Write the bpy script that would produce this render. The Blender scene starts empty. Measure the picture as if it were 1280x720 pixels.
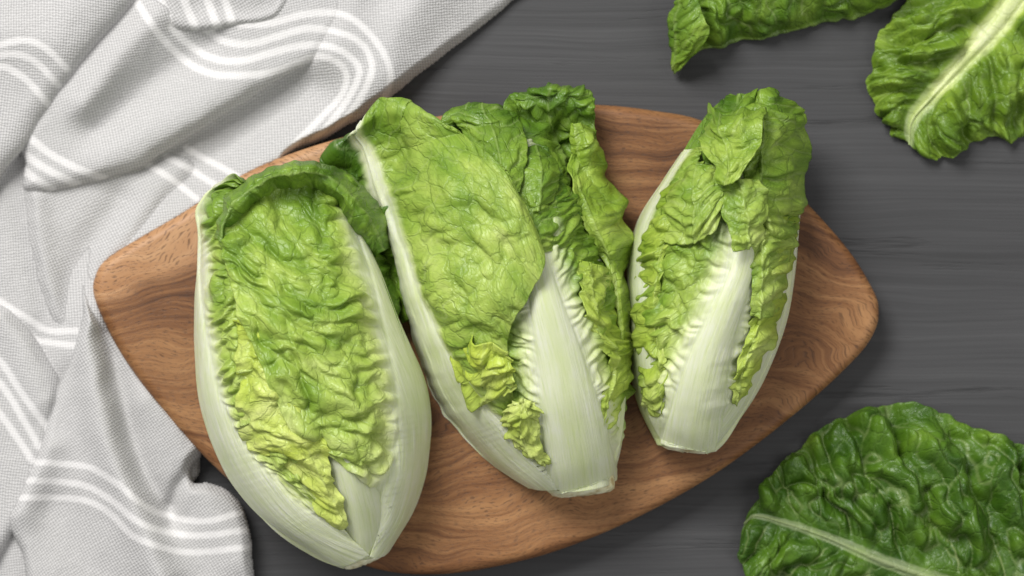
import bpy, math
import numpy as np
from mathutils import Vector

# ------------------------------------------------------------------ camera, light, exposure
scene = bpy.context.scene
COL = scene.collection
S = 1.0 / 3000.0            # one layout unit (a third of a millimetre) in metres
CAMH = 3600.0               # camera height above the table in layout units (1.2 m)

cam_data = bpy.data.cameras.new('camera')
cam = bpy.data.objects.new('camera', cam_data)
COL.objects.link(cam)
cam.location = (0, 0, CAMH * S)
cam.rotation_euler = (0, 0, 0)
cam_data.sensor_width = 36.0
cam_data.lens = 36.0 * CAMH / 1280.0
cam_data.clip_start = 0.05
cam_data.clip_end = 50
cam_data.dof.use_dof = True
cam_data.dof.focus_distance = (CAMH - 175) * S
cam_data.dof.aperture_fstop = 6.3
scene.camera = cam

world = bpy.data.worlds.new('World')
scene.world = world
world.use_nodes = True
bg = world.node_tree.nodes['Background']
bg.inputs[0].default_value = (1.0, 0.995, 0.985, 1)
bg.inputs[1].default_value = 0.38

def area(name, loc, target, size, power, color=(1, 1, 1)):
    d = bpy.data.lights.new(name, 'AREA')
    d.shape = 'RECTANGLE'
    d.size, d.size_y = size
    d.energy = power
    d.color = color
    o = bpy.data.objects.new(name, d)
    COL.objects.link(o)
    o.location = loc
    o.rotation_euler = (Vector(target) - Vector(loc)).to_track_quat('-Z', 'Y').to_euler()
    return o

area('softbox', (-0.85, 1.3, 1.75), (0, 0, 0.02), (1.1, 0.9), 78, (1.0, 0.985, 0.96))
area('fill_softbox', (1.5, -0.3, 1.7), (0, 0, 0.02), (1.0, 1.0), 11, (1.0, 0.99, 0.97))

vs = scene.view_settings
vs.view_transform = 'Standard'
vs.look = 'None'
vs.exposure = 0.0
vs.gamma = 1.0

# ------------------------------------------------------------------ numpy helpers
def _hash(ix, iy, seed):
    n = (ix.astype(np.int64) * 374761393 + iy.astype(np.int64) * 668265263 + seed * 2147483647 + 1013) & 0xffffffff
    n = ((n ^ (n >> 13)) * 1274126177) & 0xffffffff
    n = ((n ^ (n >> 16)) * 2246822519) & 0xffffffff
    n = n ^ (n >> 15)
    return (n & 0xffffff).astype(np.float64) / float(0x1000000)

def noise(x, y, seed=0):
    x = np.asarray(x, float); y = np.asarray(y, float)
    ix = np.floor(x); iy = np.floor(y)
    fx = x - ix; fy = y - iy
    ux = fx * fx * fx * (fx * (fx * 6 - 15) + 10); uy = fy * fy * fy * (fy * (fy * 6 - 15) + 10)
    def g(dx, dy):
        a = _hash(ix + dx, iy + dy, seed) * 2 * math.pi
        return np.cos(a) * (fx - dx) + np.sin(a) * (fy - dy)
    a = g(0, 0) + ux * (g(1, 0) - g(0, 0))
    b = g(0, 1) + ux * (g(1, 1) - g(0, 1))
    return (a + uy * (b - a)) * 1.5

def fbm(x, y, seed=0, octv=3):
    r = 0; a = 1.0; s = 1.0
    for i in range(octv):
        r = r + a * noise(x * s, y * s, seed + i * 17)
        a *= .5; s *= 2.03
    return r

def voro(x, y, seed=0, jit=.85):
    ix = np.floor(x); iy = np.floor(y)
    f1 = np.full(x.shape, 9.); f2 = np.full(x.shape, 9.); cid = np.zeros(x.shape)
    for dx in (-1, 0, 1):
        for dy in (-1, 0, 1):
            cx = ix + dx; cy = iy + dy
            h1 = _hash(cx, cy, seed); h2 = _hash(cx, cy, seed + 91)
            px = cx + .5 + jit * (h1 - .5); py = cy + .5 + jit * (h2 - .5)
            d = np.sqrt((px - x) ** 2 + (py - y) ** 2)
            near = d < f1
            f2 = np.where(near, f1, np.minimum(f2, d))
            cid = np.where(near, _hash(cx, cy, seed + 33), cid)
            f1 = np.where(near, d, f1)
    return f1, f2, cid

def ss(a, b, x):
    t = np.clip((x - a) / (b - a), 0, 1)
    return t * t * (3 - 2 * t)

def crspline(P, n):
    """Catmull-Rom through the rows of P (k, ...), n samples, uniform parameter."""
    P = np.asarray(P, float); k = P.shape[0]
    u = np.linspace(0, k - 1, n)
    i = np.minimum(u.astype(int), k - 2); f = u - i
    Pe = np.concatenate([(2 * P[0] - P[1])[None], P, (2 * P[-1] - P[-2])[None]], 0)
    p0, p1, p2, p3 = Pe[i], Pe[i + 1], Pe[i + 2], Pe[i + 3]
    f = f.reshape((-1,) + (1,) * (P.ndim - 1))
    return .5 * (2 * p1 + (p2 - p0) * f + (2 * p0 - 5 * p1 + 4 * p2 - p3) * f ** 2 + (3 * p1 - p0 - 3 * p2 + p3) * f ** 3)

def unproj(px, py, h):
    k = (CAMH - h) / CAMH
    return np.stack([(px - 640) * k * S, (360 - py) * k * S, h * S], -1)

def seg_dist(X, Y, line, closed=False):
    """distance to a polyline, arc length there, signed side"""
    L = np.asarray(line, float)
    if closed: L = np.concatenate([L, L[:1]], 0)
    best = np.full(X.shape, 1e9); arc = np.zeros(X.shape); side = np.zeros(X.shape); acc = 0
    for (x0, y0), (x1, y1) in zip(L[:-1], L[1:]):
        dx, dy = x1 - x0, y1 - y0; ll = math.hypot(dx, dy) + 1e-9
        t = np.clip(((X - x0) * dx + (Y - y0) * dy) / ll ** 2, 0, 1)
        d = np.hypot(X - x0 - t * dx, Y - y0 - t * dy)
        m = d < best
        best = np.where(m, d, best); arc = np.where(m, acc + t * ll, arc)
        side = np.where(m, np.sign(dx * (Y - y0) - dy * (X - x0)), side)
        acc += ll
    return best, arc, side

def inside(X, Y, poly):
    P = np.asarray(poly, float); r = np.zeros(X.shape, bool); j = len(P) - 1
    for i in range(len(P)):
        xi, yi = P[i]; xj, yj = P[j]
        c = ((yi > Y) != (yj > Y)) & (X < (xj - xi) * (Y - yi) / (yj - yi + 1e-12) + xi)
        r ^= c; j = i
    return r

def smoothline(pts, n):
    return crspline(np.asarray(pts, float), n)

def closed_spline(pts, n):
    P = np.asarray(pts, float); k = len(P)
    u = np.arange(n) * k / n; i = u.astype(int); f = (u - i)[:, None]
    p0, p1, p2, p3 = P[(i - 1) % k], P[i % k], P[(i + 1) % k], P[(i + 2) % k]
    return .5 * (2 * p1 + (p2 - p0) * f + (2 * p0 - 5 * p1 + 4 * p2 - p3) * f ** 2 + (3 * p1 - p0 - 3 * p2 + p3) * f ** 3)

# ------------------------------------------------------------------ scene helpers
def link(name, me, parent=None, mat=None):
    o = bpy.data.objects.new(name, me)
    COL.objects.link(o)
    if parent: o.parent = parent
    if mat and me: me.materials.append(mat)
    return o

def tag(o, label, cat=None, group=None, kind=None):
    if label: o['label'] = label
    if cat: o['category'] = cat
    if group: o['group'] = group
    if kind: o['kind'] = kind

def grid_mesh(name, V, uv=None, col=None, flip=False, keep=None):
    """V: (n, m, 3) world points -> quad grid mesh with a UV map and a point colour attribute"""
    n, m = V.shape[:2]
    idx = np.arange(n * m).reshape(n, m)
    q = np.stack([idx[:-1, :-1], idx[:-1, 1:], idx[1:, 1:], idx[1:, :-1]], -1).reshape(-1, 4)
    if flip: q = q[:, ::-1]
    if keep is not None:
        k = keep.reshape(-1)[q].all(1); q = q[k]
    v = V.reshape(-1, 3)
    used = np.zeros(n * m, bool); used[q.reshape(-1)] = True
    remap = np.cumsum(used) - 1
    v = v[used]; ids = np.nonzero(used)[0]; q = remap[q]
    me = bpy.data.meshes.new(name)
    me.vertices.add(len(v)); me.vertices.foreach_set('co', v.astype(np.float32).ravel())
    me.loops.add(q.size); me.loops.foreach_set('vertex_index', q.astype(np.int32).ravel())
    me.polygons.add(len(q)); me.polygons.foreach_set('loop_start', np.arange(0, q.size, 4, dtype=np.int32))
    me.polygons.foreach_set('use_smooth', np.ones(len(q), bool))
    if uv is not None:
        U = uv.reshape(-1, 2)[ids][q.reshape(-1)]
        l = me.uv_layers.new(name='UVMap'); l.data.foreach_set('uv', U.astype(np.float32).ravel())
    if col is not None:
        a = me.attributes.new('lc', 'FLOAT_COLOR', 'POINT')
        a.data.foreach_set('color', col.reshape(-1, 4)[ids].astype(np.float32).ravel())
    me.update(calc_edges=True); me.validate()
    return me

# ------------------------------------------------------------------ node helpers
class NT:
    def __init__(self, name):
        self.m = bpy.data.materials.new(name); self.m.use_nodes = True
        self.t = self.m.node_tree; self.t.nodes.clear()
        self.out = self.n('ShaderNodeOutputMaterial')
    def n(self, typ, **kw):
        o = self.t.nodes.new(typ)
        for k, v in kw.items(): setattr(o, k, v)
        return o
    def l(self, a, b): self.t.links.new(a, b)
    def set(self, sock, v):
        if hasattr(v, 'is_output') or isinstance(v, bpy.types.NodeSocket): self.l(v, sock)
        else: sock.default_value = v
    def math(self, op, a, b=0.0, c=None, clamp=False):
        o = self.n('ShaderNodeMath', operation=op); o.use_clamp = clamp
        self.set(o.inputs[0], a); self.set(o.inputs[1], b)
        if c is not None: self.set(o.inputs[2], c)
        return o.outputs[0]
    def mix(self, fac, a, b, blend='MIX'):
        o = self.n('ShaderNodeMix', data_type='RGBA', blend_type=blend)
        self.set(o.inputs[0], fac); self.set(o.inputs[6], a); self.set(o.inputs[7], b)
        return o.outputs[2]
    def ramp(self, fac, stops, interp='LINEAR'):
        o = self.n('ShaderNodeValToRGB'); o.color_ramp.interpolation = interp
        e = o.color_ramp.elements
        while len(e) < len(stops): e.new(.5)
        for el, (p, c) in zip(e, stops):
            el.position = p; el.color = c if len(c) == 4 else (*c, 1)
        self.set(o.inputs[0], fac)
        return o.outputs[0]
    def noise(self, vec, scale, detail=3, rough=.5, dist=0.0):
        o = self.n('ShaderNodeTexNoise'); self.set(o.inputs['Vector'], vec)
        o.inputs['Scale'].default_value = scale; o.inputs['Detail'].default_value = detail
        o.inputs['Roughness'].default_value = rough; o.inputs['Distortion'].default_value = dist
        return o.outputs[0]
    def vor(self, vec, scale, feature='DISTANCE_TO_EDGE'):
        o = self.n('ShaderNodeTexVoronoi', feature=feature); self.set(o.inputs['Vector'], vec)
        o.inputs['Scale'].default_value = scale
        return o.outputs['Distance']
    def mapping(self, vec, loc=(0, 0, 0), rot=(0, 0, 0), sc=(1, 1, 1)):
        o = self.n('ShaderNodeMapping'); self.set(o.inputs[0], vec)
        o.inputs[1].default_value = loc; o.inputs[2].default_value = rot; o.inputs[3].default_value = sc
        return o.outputs[0]
    def bump(self, h, strength, dist, normal=None):
        o = self.n('ShaderNodeBump'); self.set(o.inputs['Height'], h)
        o.inputs['Strength'].default_value = strength; o.inputs['Distance'].default_value = dist
        if normal is not None: self.l(normal, o.inputs['Normal'])
        return o.outputs[0]
    def bsdf(self, color, rough=.5, spec=.5, normal=None):
        o = self.n('ShaderNodeBsdfPrincipled')
        self.set(o.inputs['Base Color'], color); self.set(o.inputs['Roughness'], rough)
        self.set(o.inputs['Specular IOR Level'], spec)
        if normal is not None: self.l(normal, o.inputs['Normal'])
        return o

# ------------------------------------------------------------------ materials
def mat_table():
    t = NT('grey_painted_wood')
    co = t.n('ShaderNodeTexCoord').outputs['Object']
    warp = t.noise(t.mapping(co, sc=(4, 14, 1)), 1.0, 3)
    wv = t.n('ShaderNodeCombineXYZ'); t.l(t.math('MULTIPLY', t.math('SUBTRACT', warp, .5), .018), wv.inputs[1])
    add = t.n('ShaderNodeVectorMath', operation='ADD'); t.l(co, add.inputs[0]); t.l(wv.outputs[0], add.inputs[1])
    c2 = add.outputs[0]
    fine = t.noise(t.mapping(c2, sc=(9, 620, 1)), 1.0, 4, .6)
    mid = t.noise(t.mapping(c2, sc=(5, 130, 1)), 1.0, 4, .6)
    broad = t.noise(t.mapping(c2, sc=(3, 18, 1)), 1.0, 3, .5)
    crack = t.noise(t.mapping(c2, loc=(.3, .1, 0), sc=(6, 90, 1)), 1.0, 5, .65)
    crackm = t.ramp(crack, [(.0, (1, 1, 1)), (.34, (1, 1, 1)), (.42, (0, 0, 0))])
    g = t.math('ADD', t.math('MULTIPLY', fine, .38), t.math('ADD', t.math('MULTIPLY', mid, .34), t.math('MULTIPLY', broad, .42)))
    colr = t.ramp(g, [(.38, (.027, .027, .028)), (.57, (.044, .044, .046)), (.80, (.066, .066, .068))])
    colr = t.mix(t.math('MULTIPLY', crackm, .75), colr, (.02, .02, .021, 1))
    h = t.math('SUBTRACT', g, t.math('MULTIPLY', crackm, .5))
    nb = t.bump(h, .5, .0009)
    b = t.bsdf(colr, .55, .35, nb)
    t.l(b.outputs[0], t.out.inputs[0])
    return t.m

def mat_board():
    t = NT('acacia_wood')
    co = t.n('ShaderNodeTexCoord').outputs['Object']
    rot = t.mapping(co, rot=(0, 0, math.radians(-6)))
    # bent growth rings: warp the across-grain coordinate by broad noise
    sep = t.n('ShaderNodeSeparateXYZ'); t.l(rot, sep.inputs[0])
    w1 = t.math('SUBTRACT', t.noise(t.mapping(rot, loc=(.37, .2, 0), sc=(7, 9, 1)), 1.0, 3, .5), .5)
    w2 = t.math('SUBTRACT', t.noise(t.mapping(rot, sc=(22, 60, 1)), 1.0, 3, .5), .5)
    y = t.math('ADD', sep.outputs[1], t.math('ADD', t.math('MULTIPLY', w1, .11), t.math('MULTIPLY', w2, .010)))
    cmb = t.n('ShaderNodeCombineXYZ'); t.l(sep.outputs[0], cmb.inputs[0]); t.l(y, cmb.inputs[1]); t.l(sep.outputs[2], cmb.inputs[2])
    g = cmb.outputs[0]
    bands = t.noise(t.mapping(g, sc=(2.2, 42, 1)), 1.0, 4, .55)
    fine = t.noise(t.mapping(g, sc=(25, 520, 1)), 1.0, 3, .6)
    blot = t.noise(t.mapping(rot, loc=(1.3, 0, 0), sc=(9, 14, 1)), 1.0, 3, .55)
    streak = t.noise(t.mapping(g, loc=(.7, .3, 0), sc=(7, 150, 1)), 1.0, 4, .6)
    mixv = t.math('ADD', t.math('ADD', t.math('MULTIPLY', bands, .42), t.math('MULTIPLY', t.math('SUBTRACT', streak, .5), .42)), t.math('ADD', t.math('MULTIPLY', fine, .3), t.math('MULTIPLY', blot, .48)))
    c = t.ramp(mixv, [(.40, (.022, .008, .0035)), (.48, (.088, .034, .012)), (.57, (.185, .079, .028)), (.72, (.33, .168, .068))])
    # pale sapwood along the upper-left edge
    sapx = t.math('ADD', t.math('MULTIPLY', sep.outputs[0], -.12), t.math('ADD', y, t.math('MULTIPLY', w2, .02)))
    sap = t.ramp(sapx, [(.0, (0, 0, 0)), (.048, (0, 0, 0)), (.053, (1, 1, 1))])
    sapc = t.ramp(mixv, [(.36, (.20, .085, .034)), (.5, (.33, .165, .072)), (.68, (.46, .265, .135))])
    leftm = t.ramp(t.math('MULTIPLY_ADD', sep.outputs[0], 1.0, .5), [(.43, (1, 1, 1)), (.52, (0, 0, 0))])
    c = t.mix(t.math('MULTIPLY', sap, leftm), c, sapc)
    # pores: short dark dashes along the grain
    pn = t.noise(t.mapping(g, sc=(380, 2100, 1)), 1.0, 2, .5)
    pm = t.ramp(pn, [(.0, (1, 1, 1)), (.36, (1, 1, 1)), (.45, (0, 0, 0))])
    c = t.mix(t.math('MULTIPLY', pm, .6), c, (.05, .022, .010, 1))
    h = t.math('SUBTRACT', t.math('MULTIPLY', fine, .5), pm)
    nb = t.bump(h, .25, .0004)
    b = t.bsdf(c, t.math('MULTIPLY_ADD', fine, .2, .42), .35, nb)
    t.l(b.outputs[0], t.out.inputs[0])
    return t.m

def mat_towel():
    t = NT('woven_cotton')
    uv = t.n('ShaderNodeUVMap', uv_map='UVMap').outputs[0]
    sep = t.n('ShaderNodeSeparateXYZ'); t.l(uv, sep.inputs[0])
    at = t.n('ShaderNodeVertexColor', layer_name='lc')
    sc = t.n('ShaderNodeSeparateColor'); t.l(at.outputs[0], sc.inputs[0])
    stripe = sc.outputs[0]
    wob = t.math('MULTIPLY', t.math('SUBTRACT', t.noise(uv, .16, 4), .5), 3.6)
    p = 2 * math.pi / 4.9
    su = t.math('SINE', t.math('MULTIPLY', t.math('ADD', sep.outputs[0], wob), p))
    sv = t.math('SINE', t.math('MULTIPLY', t.math('ADD', sep.outputs[1], wob), p))
    chk = t.math('MULTIPLY_ADD', t.math('MULTIPLY', su, sv), .5, .5)
    thr = t.noise(t.mapping(uv, sc=(.5, .5, 1)), 1.0, 3, .6)
    slub = t.noise(t.mapping(uv, sc=(.02, .25, 1)), 1.0, 2, .5)
    f = t.math('ADD', t.math('MULTIPLY', chk, .75), t.math('MULTIPLY', thr, .5))
    grey = t.ramp(f, [(.30, (.32, .316, .314)), (.95, (.57, .562, .557))])
    grey = t.mix(t.math('MULTIPLY', slub, .25), grey, (.40, .396, .396, 1))
    white = t.ramp(f, [(.2, (.52, .51, .507)), (.8, (.64, .63, .625))])
    c = t.mix(stripe, grey, white)
    # the knit-up relief is weaker in the dense white warp stripes
    nb = t.bump(t.math('MULTIPLY', f, t.math('MULTIPLY_ADD', stripe, -.55, 1.0)), .6, .0007)
    b = t.bsdf(c, .9, .15, nb)
    b.inputs['Sheen Weight'].default_value = .15
    t.l(b.outputs[0], t.out.inputs[0])
    return t.m

def mat_leaf(name='lettuce_leaf_skin'):
    t = NT(name)
    uv = t.n('ShaderNodeUVMap', uv_map='UVMap').outputs[0]
    at = t.n('ShaderNodeVertexColor', layer_name='lc')
    sc = t.n('ShaderNodeSeparateColor'); t.l(at.outputs[0], sc.inputs[0])
    g, vein, yel = sc.outputs[0], sc.outputs[1], sc.outputs[2]
    green = at.outputs['Alpha']        # 0 bare petiole .. 1 blade
    n1 = t.noise(uv, .03, 4, .55)
    n2 = t.noise(uv, .16, 3, .55)
    gg = t.math('ADD', g, t.math('MULTIPLY', t.math('SUBTRACT', n1, .5), .30))
    col = t.ramp(gg, [(.0, (.74, .79, .42)), (.20, (.61, .70, .24)), (.42, (.39, .52, .095)), (.62, (.215, .352, .038)), (.82, (.098, .203, .015)), (1., (.036, .100, .006))])
    col = t.mix(yel, col, t.ramp(gg, [(.0, (.74, .78, .24)), (.5, (.58, .68, .075)), (1., (.36, .52, .03))]))
    # fine net of veins
    wv = t.n('ShaderNodeVectorMath', operation='ADD'); t.l(uv, wv.inputs[0])
    nn = t.n('ShaderNodeTexNoise'); t.l(uv, nn.inputs['Vector']); nn.inputs['Scale'].default_value = .08; nn.inputs['Detail'].default_value = 3
    sub = t.n('ShaderNodeVectorMath', operation='SCALE'); t.l(nn.outputs[1], sub.inputs[0]); sub.inputs['Scale'].default_value = 14
    t.l(sub.outputs[0], wv.inputs[1])
    e1 = t.vor(wv.outputs[0], .045); e2 = t.vor(wv.outputs[0], .13)
    v1 = t.ramp(e1, [(.0, (1, 1, 1)), (.035, (.7, .7, .7)), (.075, (0, 0, 0))])
    v2 = t.ramp(e2, [(.0, (1, 1, 1)), (.09, (0, 0, 0))])
    net = t.math('MULTIPLY', t.math('MAXIMUM', v1, t.math('MULTIPLY', v2, .35)), green)
    netd = t.math('MULTIPLY', net, t.math('MULTIPLY_ADD', g, .8, .18))
    darkv = t.mix(.5, col, (.10, .19, .03, 1))
    col = t.mix(t.math('MULTIPLY', netd, .95), col, darkv)
    col = t.mix(t.math('MULTIPLY', vein, .62), col, (.52, .60, .27, 1))
    mott = t.ramp(n2, [(.3, (.90, .92, .85)), (.7, (1.08, 1.06, 1.12))])
    col = t.mix(1.0, col, mott, 'MULTIPLY')
    # petiole: fibrous, pale
    fib = t.noise(t.mapping(uv, sc=(.35, .018, 1)), 1.0, 4, .6)
    pet = t.ramp(fib, [(.28, (.70, .78, .40)), (.5, (.84, .88, .58)), (.72, (.91, .93, .71))])
    pet = t.mix(t.ramp(n1, [(.4, (0, 0, 0)), (.75, (.45, .45, .45))]), pet, (.72, .82, .38, 1))
    pet = t.mix(t.math('MULTIPLY', yel, .8), pet, (.58, .69, .24, 1))
    col = t.mix(green, pet, col)
    tissue = t.noise(uv, .7, 2, .5)
    h = t.math('ADD', t.math('MULTIPLY', net, -1.0), t.math('ADD', t.math('MULTIPLY', n2, .3), t.math('MULTIPLY', tissue, .2)))
    h = t.math('MULTIPLY', h, green)
    h = t.math('ADD', h, t.math('MULTIPLY', t.math('MULTIPLY', fib, 1.2), t.math('SUBTRACT', 1.0, green)))
    nb = t.bump(h, .55, .0006)
    rough = t.math('MULTIPLY_ADD', n2, .2, .29)
    b = t.bsdf(col, rough, .42, nb)
    t.l(t.math('MULTIPLY', t.math('SUBTRACT', 1.0, green), .45), b.inputs['Subsurface Weight'])
    b.inputs['Subsurface Radius'].default_value = (1.0, 1.0, .5); b.inputs['Subsurface Scale'].default_value = .004
    tr = t.n('ShaderNodeBsdfTranslucent'); t.l(nb, tr.inputs['Normal'])
    hs = t.n('ShaderNodeHueSaturation'); hs.inputs['Saturation'].default_value = 1.12; hs.inputs['Value'].default_value = 1.15
    t.l(col, hs.inputs['Color']); t.l(hs.outputs[0], tr.inputs['Color'])
    mx = t.n('ShaderNodeMixShader'); mx.inputs[0].default_value = .22
    t.l(b.outputs[0], mx.inputs[1]); t.l(tr.outputs[0], mx.inputs[2])
    t.l(mx.outputs[0], t.out.inputs[0])
    return t.m

def mat_stem():
    t = NT('cut_stem')
    co = t.n('ShaderNodeTexCoord').outputs['Object']
    n = t.noise(co, 160, 4, .6)
    c = t.ramp(n, [(.36, (.42, .33, .16)), (.48, (.66, .63, .40)), (.66, (.78, .78, .58))])
    b = t.bsdf(c, .5, .35, t.bump(n, .5, .0012))
    t.l(b.outputs[0], t.out.inputs[0])
    return t.m

M_TABLE, M_BOARD, M_TOWEL, M_LEAF, M_STEM = mat_table(), mat_board(), mat_towel(), mat_leaf(), mat_stem()

# ------------------------------------------------------------------ table
def build_table():
    n = 9
    X, Y = np.meshgrid(np.linspace(-1.1, 1.1, n), np.linspace(-.8, .8, n))
    V = np.stack([X, Y, 0 * X], -1)
    me = grid_mesh('table_top', V)
    o = link('table_top', me, mat=M_TABLE)
    tag(o, 'dark grey painted wooden table top with horizontal grain', kind='structure')
build_table()

# ------------------------------------------------------------------ board
BOARD = [(117, 366), (119, 346), (130, 327), (160, 306), (225, 268), (310, 215), (400, 180), (520, 150), (640, 135), (740, 131), (815, 138), (880, 152),
         (940, 190), (1000, 245), (1060, 312), (1091, 362), (1098, 385), (1094, 412), (1070, 447), (1000, 512), (900, 588),
         (800, 645), (700, 687), (610, 710), (545, 718), (490, 715), (440, 700), (370, 660), (300, 612), (225, 538), (160, 455), (128, 397)]
BTOP = 54.0
def build_board():
    P = closed_spline(BOARD, 400)
    c = P.mean(0)
    # edge normals
    T = np.roll(P, -1, 0) - np.roll(P, 1, 0); N = np.stack([T[:, 1], -T[:, 0]], -1); N /= np.linalg.norm(N, axis=1)[:, None]
    if ((P - c) * N).sum(1).mean() < 0: N = -N
    prof = [(26, 3)]
    z0, z1, r = 3.0, BTOP, 13.0
    for a in np.linspace(-90, 0, 7): prof.append((10 - 10 * math.cos(math.radians(a)), z0 + 10 + 10 * math.sin(math.radians(a))))
    for a in np.linspace(0, 90, 9): prof.append((r - r * math.cos(math.radians(a)), z1 - r + r * math.sin(math.radians(a))))
    prof.append((28, z1))
    rings = []
    for ins, z in prof:
        Q = P - N * ins
        rings.append(unproj(Q[:, 0], Q[:, 1], np.full(len(Q), z)))
    n = len(P); verts = np.concatenate(rings, 0).tolist(); faces = []
    for k in range(len(rings) - 1):
        for i in range(n):
            j = (i + 1) % n
            faces.append((k * n + i, k * n + j, (k + 1) * n + j, (k + 1) * n + i))
    faces.append(tuple(range((len(rings) - 1) * n, len(rings) * n)))
    faces.append(tuple(reversed(range(n))))
    me = bpy.data.meshes.new('cutting_board'); me.from_pydata(verts, [], faces); me.update()
    import bmesh
    bm = bmesh.new(); bm.from_mesh(me); bmesh.ops.recalc_face_normals(bm, faces=bm.faces); bm.to_mesh(me); bm.free()
    for p in me.polygons: p.use_smooth = len(p.vertices) == 4
    o = link('cutting_board', me, mat=M_BOARD)
    tag(o, 'brown acacia wood cutting board with rounded corners under the lettuces', 'cutting board')
build_board()

# ------------------------------------------------------------------ towel
def build_towel():
    step = 1.35
    xs = np.arange(-70, 690, step); ys = np.arange(-60, 790, step)
    X, Y = np.meshgrid(xs, ys)
    wx = X + 2.0 * noise(X / 40, Y / 40, 5); wy = Y + 2.0 * noise(X / 40, Y / 40, 6)
    H = np.full(X.shape, -1.0); U = np.zeros(X.shape + (2,)); ST = np.zeros(X.shape)
    def sl(pts): return smoothline(pts, max(12, len(pts) * 7))
    def layer(poly, h, r, base=0., ridges=(), ang=0., stripes=(), sw=5.0, power=.5, smooth=True, fade=None):
        nonlocal H, U, ST
        P = closed_spline(poly, len(poly) * 6) if smooth else np.asarray(poly, float)
        ins = inside(wx, wy, P); d, _, _ = seg_dist(wx, wy, P, True)
        q = np.clip(d / r, 0, 1)
        hh = base + h * (1 - (1 - q) ** 2) ** power
        for line, w, a in ridges:
            dd, _, _ = seg_dist(wx, wy, sl(line))
            hh = hh + 1.7 * a * np.exp(-(dd / w) ** 2) * ss(0, 14, d)
        hh = hh + .8 * fbm(X / 45, Y / 45, 21)
        if fade:
            (x0, y0), (x1, y1) = fade
            hh = hh - 40 * ss(0, 1, ((X - x0) * (x1 - x0) + (Y - y0) * (y1 - y0)) / ((x1 - x0) ** 2 + (y1 - y0) ** 2))
        hh = np.where(ins, hh, -1)
        m = hh > H
        a = math.radians(ang); c_, s_ = math.cos(a), math.sin(a)
        bx = X + 7 * noise(X / 130, Y / 130, 31); by = Y + 7 * noise(X / 130, Y / 130, 32)
        u = bx * c_ + by * s_; v = -bx * s_ + by * c_
        st = np.zeros(X.shape)
        for s_ in stripes:
            w = sw - .5
            dd, _, _ = seg_dist(X, Y, sl(s_))
            st = np.maximum(st, 1 - ss(w - 2.2, w + 2.2, dd + .8 * noise(X / 5, Y / 5, 44)))
        H = np.where(m, hh, H); ST = np.where(m, st, ST)
        U[..., 0] = np.where(m, u, U[..., 0]); U[..., 1] = np.where(m, v, U[..., 1])
    ARCH = [[(168, -4), (184, 22), (205, 50), (235, 78), (265, 92), (300, 94), (340, 90), (374, 77), (400, 70), (425, 80), (433, 97), (426, 120), (402, 146), (372, 176), (340, 210)],
            [(214, 34), (240, 58), (270, 74), (305, 75), (345, 64), (382, 56), (417, 59), (440, 73), (449, 90), (440, 114), (418, 147), (392, 176), (360, 210)],
            [(250, 30), (280, 51), (315, 54), (350, 44), (387, 35), (430, 42), (455, 58), (465, 83), (457, 110), (438, 140), (412, 168), (385, 195)],
            [(300, 30), (335, 29), (383, 17), (427, 17), (457, 37), (480, 67), (488, 96), (480, 125)]]
    # spread-out ground layer of the towel (upper right part with the arched stripes, and the flat valley)
    layer([(-60, -50), (300, -55), (690, -58), (640, 2), (570, 58), (502, 110), (478, 130), (420, 167), (360, 205), (420, 260), (330, 420), (262, 540), (250, 575), (244, 602), (180, 660), (60, 770), (-60, 770)],
          16, 13, 0, [([(560, -60), (505, 20), (480, 80), (452, 125), (400, 165), (330, 205), (240, 262), (165, 325), (118, 390), (104, 440)], 34, 16),
                      ([(600, -60), (530, 60), (500, 100)], 40, 8),
                      ([(440, -60), (438, 25), (418, 66)], 42, 20),
                      ([(390, 110), (330, 150), (250, 215)], 30, -8),
                      ([(0, 250), (18, 330), (30, 390)], 26, 6)],
          ang=40, stripes=ARCH + [
                           [(233, 185), (265, 203), (305, 225), (340, 250)], [(208, 196), (240, 213), (275, 235)], [(185, 206), (212, 222), (245, 248)],
                           [(-20, 365), (0, 376), (35, 398), (60, 412), (95, 413)], [(18, 408), (42, 423), (65, 428), (97, 432)]], sw=4.6)
    # the folded part below the long crease, left of the board
    layer([(30, 215), (31, 260), (38, 315), (50, 365), (66, 405), (90, 428), (112, 420), (140, 380), (210, 330), (380, 280), (390, 90), (200, 170), (60, 215)],
          15, 16, 10, [([(222, 214), (185, 255), (140, 320), (112, 380), (104, 420)], 24, 7), ([(42, 250), (52, 320), (70, 390)], 18, 6),
                       ([(150, 250), (100, 330), (85, 390)], 20, -5)],
          ang=22, stripes=[[(233, 185), (265, 203), (305, 225), (340, 250)], [(208, 196), (240, 213), (275, 235)], [(185, 206), (212, 222), (245, 248)]], sw=4.6, fade=((140, 245), (330, 165)))
    # long fold across the middle
    layer([(26, 165), (31, 205), (31, 236), (60, 239), (100, 232), (140, 221), (180, 206), (250, 163), (330, 113), (372, 88), (400, 70), (430, 30), (470, -40), (180, -70), (60, 60)],
          20, 20, 24, [([(195, 20), (150, 70), (105, 130)], 22, 10), ([(262, 55), (190, 105), (120, 160)], 26, -10), ([(300, 100), (220, 150), (120, 200)], 22, 4)],
          ang=33, stripes=ARCH + [
                           [(38, 172), (60, 190), (90, 207), (132, 224)], [(33, 194), (60, 212), (98, 231)], [(31, 213), (48, 226), (66, 236)]], sw=5.2, power=.55)
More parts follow.
